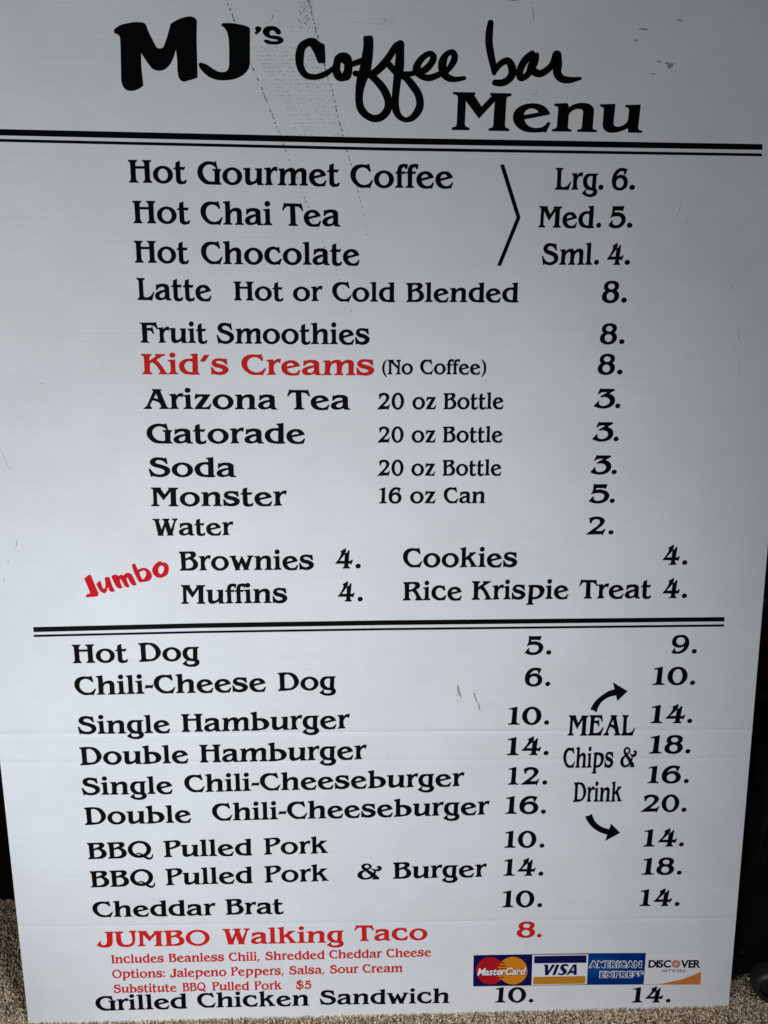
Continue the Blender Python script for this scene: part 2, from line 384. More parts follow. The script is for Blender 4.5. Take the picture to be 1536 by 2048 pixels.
G('W', 571, 173, 1.18, .06, '75,398 152,399 149,412 140,420 172,510 200,440 193,415* 177,408 180,398 254,398 252,410 240,420 272,508 300,430* 298,412* 280,408 280,397 342,398 340,408 325,420* 315,440* 290,548 292,560 302,571 230,571 238,555 210,480 190,552 190,562 198,572 130,572 135,557 105,435* 95,415* 75,408', rsb=-1)
G('w', 290, 200, 1.10, 0, '585,139 655,137 655,150 645,157 682,218 705,160 718,137 760,222 790,160* 788,150 778,148 778,136 845,136 842,148 825,160* 785,270 788,280 795,290 732,290 738,278 710,215 688,272 690,282 697,291 637,292 643,278 608,170* 600,155* 587,152', rsb=0)
G('K', 298, 248, 1.21, .07, '38,48 165,50 165,68 150,75* 142,95* 143,130 228,75 210,65 210,50 338,50 335,66 305,75* 228,120 300,200* 350,275* 366,287 380,290 378,299 262,299 262,286 280,275* 270,245* 225,185* 180,150 147,165 150,250* 160,275* 185,288 183,299 57,298 57,285 80,270* 85,245* 75,105* 65,75* 40,65', rsb=-1)
G('R', 683, 215, 1.03, .03, '60,468 205,466* 245,478* 260,505* 245,540* 212,555 250,610* 280,660* 300,670 300,683 208,683 208,670 222,660* 215,630* 190,590* 165,575* 132,588 135,650* 142,665* 155,670 153,683 60,683 60,672 80,660* 85,640* 78,510* 75,490* 60,480', ['130,493 180,490* 202,502* 200,520* 175,545* 132,560'], rsb=-1)
G('T', 379, 298, 1, .02, '550,68 562,80 768,83 778,75 807,175 790,180 770,145* 735,122* 695,122 705,335* 712,355* 735,363 733,380 610,379 610,362 632,350* 637,330* 630,122 590,120* 560,140* 540,178 522,173', lsb=0, rsb=-2)
G('U', 240, 136, 1.48, .08, '197,108 277,105 275,118 258,125* 255,140* 265,195* 275,215* 310,225* 340,222* 362,205* 365,180* 357,130* 350,118* 333,112 333,102 398,100 395,112 387,130* 390,190* 380,222* 350,240* 290,243* 240,230* 220,200* 215,140* 210,122* 197,118')
G('J', 241, 136, 1.48, .08, '110,108 192,107 190,118 182,130* 185,190* 180,225* 155,243* 110,248* 75,243* 38,228 68,190 78,197 78,215* 100,228* 125,220* 133,195* 130,140* 128,122* 112,117')
G('Q', 343, 195, 1.28, .02, ell(707, 240, 140, 103, 60), [ell(707, 238, 87, 75, 60)], [stroke('652,300,10 690,290,15 730,302,20 775,337,28 825,357,26 855,340,22 862,310,14')], lsb=3, rsb=2)
G('b', 173, 152, 1.16, .04, '658,22 710,13 712,72 760,72* 800,90* 817,125* 800,155* 750,170* 662,174 662,167 677,158* 680,140* 677,50* 672,38* 660,33', ['715,90 750,95* 772,125* 765,148* 740,158* 718,156'], rsb=3)
G('d', 309, 237, 1.045, 0, '970,72 1042,63 1040,280* 1045,293* 1058,298 1057,310 950,310* 890,295* 855,250* 848,210* 865,165* 910,132* 965,125* 990,125 990,100* 985,88* 970,83', ['988,160 955,153* 920,170* 902,205* 910,245* 940,278* 985,283'], lsb=3)
G('c', 683, 215, 1.03, 0, '538,508 550,565 533,572 515,548* 480,535* 448,552* 435,590* 445,630* 480,658* 520,650* 550,625 565,630 543,687 530,680 480,685* 430,670* 392,630* 385,590* 400,545* 435,517* 480,508* 520,518', lsb=3, rsb=1)
G('f', 405, 305, 1, .01, '650,405 650,390 672,380* 682,350* 678,215 648,215 650,202 672,190* 680,175 685,140* 705,105* 760,86* 822,95 808,155 790,158 785,135* 765,130* 742,145* 735,175* 735,188 772,190 788,182 778,225 762,218 737,217 738,350* 745,380* 762,390 762,405', lsb=1, rsb=-13)
G('p', 468, 335, .64, -.01, '645,215 740,212* 800,230* 830,285* 825,360* 795,430* 745,465* 695,468 695,530* 700,545 710,552 708,570 625,570 625,555 645,540* 648,510* 658,255* 652,238* 645,232', ['703,258 735,255* 765,280* 778,330* 768,390* 740,425* 697,432'], rsb=3)
G('z', 373, 278, 1.21, 0, '780,150 795,165 992,165 860,345 920,345* 960,328* 980,297 997,300 968,382 955,374 748,373 882,200 830,200* 800,215* 778,235 760,222')
DG = dict(lsb=4, rsb=4)
G('0', 556, 438, 1.4, 0, ell(890, 340, 222, 225, 60), [ell(891, 342, 112, 173, 60)], **DG)
G('1', 544, 490, 1.4, 0, '230,100 445,48 440,180* 432,440* 440,485* 465,508* 518,520 515,544 215,545 215,520 270,508* 305,480* 310,430* 325,180* 320,140* 300,122* 232,128', **DG)
G('2', 541, 487, 1.4, 0, '640,105 720,70* 830,53* 960,75* 1040,125* 1062,180* 1040,240* 980,310* 822,445 960,448* 1020,430* 1070,380 1092,392 1025,570 1005,532 560,544 870,310* 930,230* 935,185* 910,140* 840,122* 760,145* 715,195* 708,238 672,238', **DG)
G('3', 792, 662, 1.35, 0, '318,102 345,132 780,130 822,180 620,298 720,335* 805,410* 838,510* 820,620* 740,720* 610,780* 450,803* 280,780* 110,715 270,545 305,565 285,610* 300,660* 360,705* 450,718* 560,690* 645,620* 670,540* 640,475* 560,425* 450,405* 348,425 328,385 560,245 400,245* 320,270* 265,318 232,300', **DG)
G('4', 641, 508, 1.4, 0, '905,95 908,190 880,240 930,225* 965,185* 980,158 1015,165 985,440 1040,440* 1085,402 1110,420 1065,540 1040,515 975,515 978,580* 995,605* 1025,622 1022,641 800,641 800,622 840,605* 855,580* 862,515 585,515 720,350* 765,260* 775,205 735,190', ['875,265 865,442 712,442'], **DG)
G('5', 706, 566, 1.4, 0, '385,105 425,135 770,130 785,118 810,148 765,272 710,245 468,243 460,300 560,292* 700,310* 820,365* 885,460* 870,560* 790,650* 660,705* 520,718* 390,700* 258,645 385,497 415,520 398,560* 430,610* 520,640* 630,625* 715,560* 738,490* 705,430* 620,402* 500,398* 390,415* 308,440 370,330* 385,220*', **DG)
G('6', 1827, 622, 1.35, 0, '885,1235 815,1395 775,1395 770,1340* 745,1295* 680,1280* 590,1310* 515,1380* 478,1450 560,1405* 660,1392* 800,1425* 895,1520* 922,1620* 895,1720* 800,1805* 640,1840* 480,1815* 370,1730* 325,1590* 345,1430* 430,1290* 550,1215* 680,1195* 800,1210*', [ell(625, 1625, 148, 142)], **DG)
G('8', 853, 645, 1.3, 0, '640,195* 760,212* 850,280* 865,360* 845,430* 795,492 850,540* 885,640* 860,740* 770,830* 610,865* 450,830* 365,750* 350,650* 375,570* 450,495 405,430* 398,360* 425,280* 510,215*', [ell(630, 365, 110, 93), ell(615, 660, 125, 127)], **DG)
G('9', 712, 622, 1.35, 0, '375,690 470,520 490,540 500,600* 530,640* 600,650* 700,610* 780,530* 810,462 720,500* 610,510* 480,475* 390,390* 375,300* 400,200* 500,110* 660,78* 800,95* 910,180* 968,310* 965,430* 910,560* 800,660* 680,710* 540,718*', [ell(668, 290, 155, 140)], **DG)
G('&', 463, 340, .62, 0, None, (), [
    fill(ell(1206, 184, 60, 66, 40), [ell(1210, 184, 25, 33, 40)]),
    stroke('1165,215,36 1230,295,50 1300,400,58 1325,440,58', False, False),
    fill(np.array([[1268, 447], [1295, 420], [1340, 425], [1355, 462], [1268, 463]], float)),
    stroke('1185,265,30 1140,315,48 1130,380,54 1155,430,46 1195,448,36 1245,425,40 1285,365,34 1300,300,26 1295,270,14', False, False),
    stroke('1262,232,12 1300,262,36 1340,262,48 1358,222,42 1345,188,34 1322,200,16')], lsb=2, rsb=2)
G('(', 258, 193, .896, 0, None, (), [stroke('124,58,8 88,112,26 76,178,30 86,240,26 122,296,10', False, False)], lsb=3, rsb=2)
G(')', 258, 193, .896, 0, None, (), [stroke('76,58,8 112,112,26 124,178,30 114,240,26 78,296,10', False, False)], lsb=3, rsb=3)

VPX, VPY = CX - 20.0, CY + 8000.0      # where upright lines of the sheet run to
def word(text, xl, xr, yl, yr, cap):
    """triangles (reference pixels) of one word set between xl and xr on its base line"""
    x = 0; items = []
    for i, ch in enumerate(text):
        tris, w, l, r = GL[ch]
        x += l if i else 0
        items.append((tris, x)); x += w
        last = x; x += r
    tot = last; out = []
    for tris, off in items:
        for t in tris:
            fx = (t[:, 0] + off) / tot
            bx = xl + fx * (xr - xl); by = yl + fx * (yr - yl)
            h = t[:, 1] / 100 * cap
            lean = (bx - VPX) / (VPY - by)
            out.append(np.stack([bx + lean * h, by - h], 1))
    return out

# ------------------------------------------------------------------ the menu board
board = bpy.data.objects.new('menu_board', None)
COL.objects.link(board)
tag(board, 'tall white corrugated plastic menu board with black and red lettering, leaning back on the carpet', 'menu board')

def make_sheet():
    # outline of the sheet: straight sides measured where they show, carried on past the frame
    bl, br = np.array(P(58, 2053)), np.array(P(1455.5, 2031))
    l2, r2 = np.array(P(1.5, 1530)), np.array(P(1536, 1083))
    up = P(768, -70)[1]
    def at(a, b, d): return a + (b - a) * ((d - a[1]) / (b[1] - a[1]))
    tl, tr = at(bl, l2, up), at(br, r2, up)
    T = 0.0045
    # rows: the sheet has three shallow creases running across it
    cre = [(P(0, 1487), P(768, 1464), P(1505, 1463), -0.00052), (P(0, 1544), P(768, 1521), P(1500, 1519), -0.00028), (P(40, 1866), P(768, 1845), P(1475, 1838), -0.00028)]
    rows = [0.0]
    NU = 36
    cre_v = []
    for a, m, b, dep in cre:
        cre_v.append(((m[1] - up) / ((bl[1] + br[1]) / 2 - up), dep))
    marks = sorted(set([0.0, 1.0] + list(np.linspace(0, 1, 30)) + [c + o for c, _ in cre_v for o in (-0.004, -0.0018, 0, 0.0018, 0.004)]))
    V, Fc, idx = [], [], {}
    for j, t in enumerate(marks):
        for i in range(NU + 1):
            s = i / NU
            A = tl + (bl - tl) * t; B = tr + (br - tr) * t
            p = A + (B - A) * s
            n = 0.0
            for c, dep in cre_v:
                n += dep * max(0.0, 1 - abs(t - c) / 0.003)
            # dented, slightly lifted film on the left margin
            q = P(8, 925); dd = math.hypot((p[0] - q[0]) / 0.012, (p[1] - q[1]) / 0.02)
            V.append((p[0], p[1], n)); idx[i, j] = len(V) - 1
    nj = len(marks)
    front = [(idx[i, j], idx[i, j+1], idx[i+1, j+1], idx[i+1, j]) for j in range(nj-1) for i in range(NU)]
    Fc += front
    # rim: small rounded edge, side walls, back
    loop = [idx[i, 0] for i in range(NU+1)] + [idx[NU, j] for j in range(1, nj)] + [idx[i, nj-1] for i in range(NU-1, -1, -1)] + [idx[0, j] for j in range(nj-2, 0, -1)]
    cen = np.array([0.0, (up + bl[1]) / 2])
    def ring(grow, n):
        base = len(V)
        for k in loop:
            p = np.array(V[k][:2]); e = np.sign(p - cen) * grow
            on_l = k in lset; on_t = k in tset
            V.append((p[0] + (e[0] if k in lset else 0), p[1] + (e[1] if k in tset else 0), n))
        return list(range(base, base + len(loop)))
    lset = {idx[i, j] for j in range(nj) for i in (0, NU)}
    tset = {idx[i, j] for i in range(NU+1) for j in (0, nj-1)}
    rings = [loop, ring(0.0005, -0.0003), ring(0.0007, -0.001), ring(0.0007, -T)]
    for a, b in zip(rings[:-1], rings[1:]):
        for k in range(len(loop)):
            k2 = (k + 1) % len(loop)
            Fc.append((a[k], a[k2], b[k2], b[k]))
    Fc.append(tuple(rings[-1]))
    o = link('sheet', [b2w(*v) for v in V], Fc, M_BOARD, board)
    at_ = o.data.attributes.new('sheet', 'FLOAT_VECTOR', 'POINT')
    at_.data.foreach_set('vector', np.array([(v[0], v[1], v[2]) for v in V]).ravel())
    import bmesh
    bm = bmesh.new(); bm.from_mesh(o.data); bmesh.ops.recalc_face_normals(bm, faces=bm.faces); bm.to_mesh(o.data); bm.free()
    return o
sheet = make_sheet()
LIFT = 0.0003

def lettering(name, words, m=None, label=None):
    polys = []
    for w in words: polys += word(*w)
    o = sheet_mesh(name, polys, m or M_BLACK, board, LIFT)
    if label: o['label'] = label
    return o

ITEMS = [
 ('Hot Gourmet Coffee', [('Hot',258.2,374,365.5,367,45.7),('Gourmet',395.7,680,368.8,372.3,46),('Coffee',700.8,906,375.4,376.2,45.7)]),
 ('Hot Chai Tea', [('Hot',267,380.8,446.7,447.6,45),('Chai',402,544.6,448.8,450.7,45),('Tea',564.5,680.9,451.6,453,44.6)]),
 ('Hot Chocolate', [('Hot',270,378.5,525.5,527,44),('Chocolate',403,719.5,528,530.6,44)]),
 ('Latte', [('Latte',275,423.5,599.8,601.8,43.7)]),
 ('Hot or Cold Blended', [('Hot',468,567.5,601,601.8,38),('or',586,645.5,602,602.4,38),('Cold',664.5,790.5,602.6,604,38),('Blended',812,1036.8,604,604.4,37.8)]),
 ('Fruit Smoothies', [('Fruit',281.2,415.3,685.3,686.4,40.1),('Smoothies',433.6,739.3,687,688.8,40.6)]),
 ('(No Coffee)', [('(No',764.3,825.7,748.6,748.6,28.9),('Coffee)',840,972,748.6,748.6,28.9)]),
 (None, [('Arizona',287.2,554.9,817.8,818.8,39.5),('Tea',574.5,701,818.9,819.1,38.8)]),
 ('20 oz Bottle', [('20',753.3,808,818.7,818.7,33),('oz',824.6,872.4,818.4,818.4,32.5),('Bottle',886.5,1007,818.4,817.6,31.8)]),
 (None, [('Gatorade',294.3,610.8,886.7,886.7,39.2)]),
 ('20 oz Bottle', [('20',754,807,885,885,32),('oz',823,871.5,884.8,884.8,32),('Bottle',885,1005,884.7,884.3,31.2)]),
 ('Soda', [('Soda',298,473,953.4,953.9,38)]),
 ('20 oz Bottle', [('20',754,807,951.4,951.4,32),('oz',822.5,870.5,951.2,951.2,32),('Bottle',884.5,1002.7,951.2,950.6,31)]),
 (None, [('Monster',302.7,574.2,1012.5,1011.2,37.4)]),
 ('16 oz Can', [('16',758,803,1006.5,1006.5,31.5),('oz',820,871.5,1006.3,1006.3,31.5),('Can',887,970.5,1006.3,1006,31)]),
 ('Water', [('Water',306.6,467.7,1071.3,1069.9,33.6)]),
 ('Brownies', [('Brownies',359.4,628,1141,1138.8,37.6)]),
 ('Muffins', [('Muffins',362.8,575,1207.7,1205.3,37.6)]),
 ('Cookies', [('Cookies',805.8,1034.2,1134.4,1133.6,37.4)]),
 (None, [('Rice',805.2,923.6,1200.6,1199.9,36.4),('Krispie',943.1,1136.6,1199.3,1197.2,36.8),('Treat',1156.5,1302.3,1196.9,1196.2,37)]),
 ('Hot Dog', [('Hot',146.3,256.8,1326.4,1324,37),('Dog',278.2,399.6,1323.2,1321,36.7)]),
 ('Chili-Cheese Dog', [('Chili-Cheese',150.4,532.5,1390.2,1382.4,36.4),('Dog',555.5,672.5,1381.5,1379,35.6)]),
 ('Single Hamburger', [('Single',156.4,341,1468,1465.4,35),('Hamburger',363.6,700,1463.8,1456.3,35.6)]),
 ('Double Hamburger', [('Double',160.5,377.5,1530,1525.6,35),('Hamburger',400,733.5,1525,1517.6,35.4)]),
 ('Single Chili-Cheeseburger', [('Single',164.3,346,1590,1587,34),('Chili-Cheeseburger',369.5,928.5,1584.5,1571.6,34)]),
 ('double', [('Double',170,383,1649.5,1644.5,34)]),
 ('chili-cheeseburger', [('Chili-Cheeseburger',425,978.6,1641.5,1628.5,34)]),
 ('BBQ Pulled Pork', [('BBQ',176,306.5,1718,1714.6,32),('Pulled',328,505,1714,1710,32),('Pork',528,656.5,1708.7,1706,32)]),
 ('BBQ Pulled Pork', [('BBQ',181.5,310.5,1774.5,1771,32),('Pulled',332,506,1770,1765.6,32),('Pork',529.3,657.5,1764.6,1761.6,32)]),
 ('and burger', [('&',714.7,763.6,1758.9,1758.5,31.7),('Burger',785.9,973.2,1757.3,1752.9,32.3)]),
 ('Cheddar Brat', [('Cheddar',186.3,432,1834.2,1830,30.4),('Brat',451.4,568,1829,1827,30.6)]),
 ('Grilled Chicken Sandwich', [('Grilled',192.2,375,2021.4,2016.2,29),('Chicken',395,618.7,2015.2,2010.6,28.6),('Sandwich',639.4,899.2,2009,2005.6,28.2)]),
]
for txt, ws in ITEMS:
    lettering('item_lettering', ws, label=('black lettering reading ' + txt.lower()) if txt else None)

RED_ITEMS = [
 ("kid's creams in bold red", [("Kid's",284.3,457.6,748.4,749,40.2),('Creams',483.4,748.6,749.6,750.4,40)]),
 ('jumbo walking taco in bold red', [('JUMBO',193.6,420,1893.4,1890.3,30.4),('Walking',445.5,688,1888.7,1884,31),('Taco',708.5,854.7,1881.7,1879.4,30.7)]),
 ('includes beanless chili in small red letters', [('Includes',223,328,1926.6,1924.3,16.6),('Beanless',337.5,448.5,1924,1922,16.6),('Chili,',457.8,520,1921.9,1920.8,16.6),('Shredded',530.6,649.4,1920,1917.5,16.4),('Cheddar',658.5,763.6,1916.8,1914.9,16.4),('Cheese',772.5,862.1,1914.4,1912.2,16.4)]),
 ('options line in small red letters', [('Options:',224.9,330,1956,1954.3,16.6),('Jalepeno',339.6,453,1954,1951.7,16.6),('Peppers,',462,567.8,1951,1949.2,16.4),('Salsa,',578.4,649.4,1948.8,1947,16.4),('Sour',659.6,717,1946.6,1945.4,16.4),('Cream',725,805,1945.2,1943.6,16.4)]),
 ('substitute line in small red letters', [('Substitute',227.7,353.6,1985.6,1982.8,16.4),('BBQ',365.4,412.6,1982.4,1981.3,16.4),('Pulled',424.5,498.6,1980.8,1979.6,16.3),('Pork',508.7,563.8,1979.4,1978.3,16.3),('$5',592,622.9,1977.7,1977.2,16)]),
]
for lab, ws in RED_ITEMS:
    lettering('item_lettering', ws, M_RED, lab)

PRICES = [('8',1202.8,1237.3,1253,605.6,43),('8',1199,1233,1248.5,688.2,40.5),('8',1194.5,1229,1244.5,749,40.5),
 ('3',1186.4,1229,1240.3,816.4,38.7),('3',1183.5,1225.5,1237,882.4,38),('3',1179.5,1221.5,1233,948.4,37.5),
 ('5',1176.8,1217.7,1229.1,1005.9,36.8),('2',1170.4,1210.3,1226.5,1068.8,35.8),
 ('4',670,706,721.5,1136.6,38),('4',675,709.5,725.5,1202.6,38),('4',1323,1358.6,1374,1129.6,38),('4',1323.2,1358.5,1373.4,1196,38),
 ('5',1048.9,1086,1102.2,1309,36.2),('6',1048.9,1084,1100.3,1372,36.2),('10',1015.5,1082,1098,1449,35.5),('14',1013.2,1082,1097,1510,35.5),
 ('12',1015.3,1078.2,1094.2,1568.9,35),('16',1010,1076,1091.5,1627.2,35),('10',1008.5,1072,1088.5,1695,33.6),('14',1006.5,1071,1086.5,1751,33.6),('10',1004,1068,1084,1814,33.2),
 ('9',1342,1376.8,1393,1306.8,36.5),('10',1304.5,1373.5,1389.5,1369.6,36),('14',1300.2,1369.5,1384,1446,36),('18',1297.5,1364.5,1380.3,1506.7,36),
 ('16',1294,1360.5,1377,1566,34.6),('20',1280,1357,1372.3,1623.4,34.5),('14',1285.6,1353,1367.3,1692.7,34.3),('18',1283,1347,1363,1749,33.4),('14',1278.5,1343,1358.5,1811.6,33.2),
 ('10',989.5,1051.5,1066.5,2004.5,30.2),('14',1263,1325.5,1340.5,2004.5,30.2)]
def price(t, xl, xd, xr, y, cap, m=None):
    dw = 10.2 * (cap / 36) ** 0.5
    lettering('price_lettering', [(t, xl, xd, y, y, cap), ('.', xr - dw, xr, y, y, cap)], m)
for p in PRICES: price(*p)
price('8', 1033, 1069.5, 1083, 1874.6, 31, M_RED)
price('6', 1222.4, 1254.6, 1269.2, 380.2, 43.3)
price('5', 1215.8, 1250.2, 1264.2, 455.8, 42.5)
price('4', 1212, 1246, 1259.4, 529.9, 42)
lettering('size_lettering', [('Lrg',1109.2,1195,379.4,380,43.3),('.',1196,1206.3,380,380,43.3)])
lettering('size_lettering', [('Med',1076.2,1188,455.1,455.8,42.7),('.',1192,1201.7,455.8,455.8,42.7)])
lettering('size_lettering', [('Sml',1082.8,1184,529.6,529.8,42.4),('.',1187.6,1197.4,529.8,529.8,42.4)])
lettering('meal_lettering', [('MEAL',1135.2,1269,1470.9,1470.4,40.4),('Chips',1125.4,1225.8,1535.3,1534.5,39.3),('&',1239.5,1271.7,1534.3,1534.2,40),('Drink',1145.7,1243,1603.3,1602.7,38)])
lettering('title_lettering', [('Menu',903.5,1284,260.4,265.4,75.9)], label='large black word menu under the heading')

def from_crop(polys, ox, oy, s): return [np.asarray(p) / s + np.array([ox, oy]) for p in polys]
def shape(*specs): return fill(outline(specs[0]), [outline(h) for h in specs[1:]])

# hand-brushed heading
mj = from_crop(shape('65,300* 80,265* 150,215* 300,172* 480,160* 560,180* 590,225* 610,285* 680,430* 745,555* 800,585* 850,570* 895,480* 950,300* 980,185 1100,115* 1200,80* 1320,70* 1390,110* 1405,170* 1400,420* 1410,800* 1415,1055 1280,1100* 1170,1115* 1120,1070* 1095,960* 1085,760* 1065,600 1010,770* 930,890* 860,935* 790,945* 700,920* 620,830* 550,730* 505,655 505,830* 525,1050* 540,1185 440,1250* 330,1270* 250,1245* 200,1170* 180,1000* 172,600* 165,430* 145,375* 110,350* 75,335*'), 220, 25, 8.084)
mj += from_crop(shape('425,155* 460,133* 560,132* 700,150* 820,180* 880,212* 890,245* 888,500* 888,760* 870,860* 800,955* 680,1025* 520,1058* 380,1055* 240,1010* 120,910* 65,830* 65,785* 100,772* 190,805* 280,865* 370,915* 450,925* 520,900* 548,830* 552,700* 550,500* 535,340* 510,260* 470,205*')
    + shape('970,225* 985,193* 1030,187* 1072,215* 1068,250* 1035,288* 990,320 958,292 990,262')
    + shape('1390,280* 1385,305* 1350,320* 1315,305* 1290,270* 1250,250* 1215,265* 1205,295* 1215,325* 1280,335* 1380,355* 1430,400* 1420,440* 1370,470* 1260,480* 1160,465* 1115,430* 1120,405* 1160,402* 1230,425* 1310,428* 1338,412* 1320,400* 1230,385* 1130,340* 1095,285* 1110,225* 1160,190* 1230,180* 1310,195* 1365,235*'), 390, 30, 8.084)
sheet_mesh('title_lettering', mj, M_BLACK, board, LIFT)['label'] = 'thick brushed initials at the top of the board'

cof = from_crop(
    shape('330,122* 400,140* 450,195 490,205* 525,225* 535,260* 545,490 535,512* 450,515* 425,495* 370,360* 320,270* 298,250 245,290* 215,420* 220,570* 265,650* 370,680* 500,645* 600,590* 650,550* 668,500 700,560 690,630 655,655* 560,720* 450,760* 350,770* 220,740* 130,640* 85,500* 90,330* 140,210* 230,145*')
    + shape('665,500* 690,410* 740,365* 820,345* 900,370* 945,430* 955,520* 950,680* 915,760* 850,785* 760,790* 700,755* 660,680*', '780,500 830,530 828,610 800,675 770,610')
    + stroke('930,535,90 1120,470,100', False, False)
    + stroke('1198,112,150 1203,250,156 1180,450,172 1150,620,176 1100,770,160 1068,930,128 1062,1100,116 1092,1215,122 1170,1310,112 1290,1362,114 1405,1335,122 1490,1240,124 1512,1130,116 1482,1000,122 1415,880,122 1320,770,112 1240,695,110', False, True)
    + fill(outline('1123,130 1130,105* 1155,92* 1240,87* 1262,95* 1275,130'))
    + stroke('1005,670,92 1120,685,100 1210,690,110')
    + stroke('1210,690,100 1320,640,118 1440,525,125 1535,395,112 1625,255,110 1690,215,100', True, True), 580, 60, 7.68)
cof += from_crop(
    stroke('462,222,130 458,400,132 448,580,146 418,760,124 392,1000,114 386,1130,116 402,1245,112 455,1335,92 550,1383,76 655,1345,104 738,1240,122 768,1130,118 738,985,118 650,850,120 560,745,108 470,690,90')
    + stroke('300,545,104 385,645,96')
    + stroke('450,676,84 620,676,84 690,655,90')
    + stroke('690,660,84 840,615,112 945,505,104 972,415,106 920,366,92 835,405,96 752,495,108 712,600,120 745,690,84 840,730,102 930,735,104 1050,690,96 1120,640,100')
    + stroke('1110,690,80 1200,610,84 1280,490,104 1300,400,100 1262,346,96 1175,375,92 1118,480,128 1112,590,130 1140,685,118 1220,745,108 1320,760,84 1445,742,66'), 740, 60, 7.68)
sheet_mesh('title_lettering', cof, M_BLACK, board, LIFT)['label'] = 'brush script word coffee with looping letters'

bar = from_crop(
    stroke('150,112,86 132,250,104 128,400,108 152,560,106 185,720,92 200,835,64')
    + stroke('208,800,80 285,705,92 390,655,100 452,740,116 455,850,112 400,930,104 310,972,104 215,970,92')
    + stroke('740,552,84 650,640,108 580,760,102 562,870,96 598,908,88 690,840,96 745,720,124 785,620,112')
    + fill(outline('720,520 745,508* 790,545 830,540* 843,580* 840,640* 815,730 740,700'))
    + stroke('735,770,120 800,830,112 870,838,104 960,785,98 1040,700,100 1090,575,122')
    + stroke('1098,570,126 1108,700,128 1102,830,118 1165,912,112 1280,932,92 1430,908,46'), 960, 30, 7.144)
sheet_mesh('title_lettering', bar, M_BLACK, board, LIFT)['label'] = 'brush script word bar'

jum = from_crop(
    shape('70,390 130,340* 160,328* 185,345* 240,480* 305,630* 300,670* 260,690* 115,703* 97,680* 115,655* 165,640 160,600* 110,480*')
    + shape('275,470* 330,425 345,445* 370,530* 395,560* 415,550* 425,480* 410,390* 435,367* 480,370* 500,400* 540,520* 582,600 530,612* 490,590* 465,540* 450,590* 415,632* 360,615* 310,560* 280,500*')
    + shape('527,350* 570,328* 615,330* 640,352 690,325* 720,340 760,305* 800,295* 845,315* 890,380* 940,495 890,507* 850,480* 810,410* 780,375* 772,395* 790,450* 825,520 790,538* 750,520* 710,450* 680,405* 662,400* 670,450* 708,545 660,555* 610,530* 560,440* 535,390*')
    + shape('862,175* 885,145* 910,145* 930,180* 960,245 1010,222* 1080,215* 1150,255* 1190,320* 1185,390* 1140,430* 1050,445* 1000,452* 960,410* 900,290*', '985,290 1040,260* 1085,265* 1098,300* 1080,370* 1045,403* 1015,370*')
    + shape('1200,240* 1225,180* 1280,125* 1330,102* 1365,125 1410,125* 1460,165* 1475,240* 1455,315* 1390,365* 1320,378* 1250,350* 1210,300*', '1300,250* 1315,200* 1355,175* 1390,195* 1392,250* 1370,300* 1335,318* 1308,295*'), 160, 1110, 8.303)
M_BRIGHTRED = vinyl('bright_red_vinyl', (0.66, 0.010, 0.018))
sheet_mesh('slanted_lettering', jum, M_BRIGHTRED, board, LIFT)['label'] = 'slanted bright red brush word jumbo'

def poly(*pts): return fill(np.array(pts, float))
sheet_mesh('rule_line', poly((-20, 258), (768, 275.8), (1524.5, 288.6), (1524.3, 300), (768, 288.2), (-20, 270.6)), M_BLACK, board, LIFT)
sheet_mesh('rule_line', poly((-20, 277.6), (768, 295.2), (1523.6, 307.2), (1523.4, 312.8), (768, 301.4), (-20, 283.4)), M_BLACK, board, LIFT)
sheet_mesh('rule_line', poly((66.5, 1254.2), (400, 1246.3), (768, 1240.6), (1448.6, 1234.1), (1448.2, 1242.6), (768, 1250), (400, 1255.7), (67.3, 1264)), M_BLACK, board, LIFT)
sheet_mesh('rule_line', poly((67.7, 1269.6), (400, 1261.8), (768, 1256), (1447.8, 1248.7), (1447.6, 1252.9), (768, 1260.2), (400, 1266), (68, 1273.8)), M_BLACK, board, LIFT)
sheet_mesh('angle_bracket', from_crop(shape('140,95 212,83 513,1050* 516,1078* 513,1090 155,1975 85,1965 445,1070'), 985, 320, 9.31), M_BLACK, board, LIFT)
sheet_mesh('curved_arrow', from_crop(shape('600,587 650,600* 710,637 740,545* 800,455* 900,385* 1040,345 1062,443 1238,275 988,125 1015,243 920,270* 800,345* 680,450*'), 1110, 1350, 8.533), M_BLACK, board, LIFT)
sheet_mesh('curved_arrow', from_crop(shape('385,285 490,262* 560,215 590,320* 670,450* 800,550* 1000,615 1050,475 1280,710 900,915 950,752 780,700* 600,590* 470,450*'), 1140, 1610, 12.8), M_BLACK, board, LIFT)

# ------------------------------------------------------------------ payment card marks printed on the board
def sans(text, offset=0.0, shear=0.0, gap=0.07):
    """sans lettering from the built-in font as triangles, letter by letter, starting at x = 0"""
    out = []; x = 0.0
    for ch in text:
        cu = bpy.data.curves.new('text', 'FONT'); cu.body = ch; cu.resolution_u = 4
        ob = bpy.data.objects.new('text', cu); COL.objects.link(ob)
        for off in (0.0, offset):
            cu.offset = off
            dg = bpy.context.evaluated_depsgraph_get(); dg.update()
            me = bpy.data.meshes.new_from_object(ob.evaluated_get(dg))
            v = np.array([p.co[:2] for p in me.vertices]); me.calc_loop_triangles()
            if off == 0.0: lo, hi = v[:, 0].min(), v[:, 0].max()
            tl = [v[list(l.vertices)] + np.array([x - lo, 0]) for l in me.loop_triangles]
            bpy.data.meshes.remove(me)
        for t in tl:
            t[:, 0] += shear * t[:, 1]
            out.append(t)
        x += hi - lo + gap
        bpy.data.objects.remove(ob); bpy.data.curves.remove(cu)
    return out
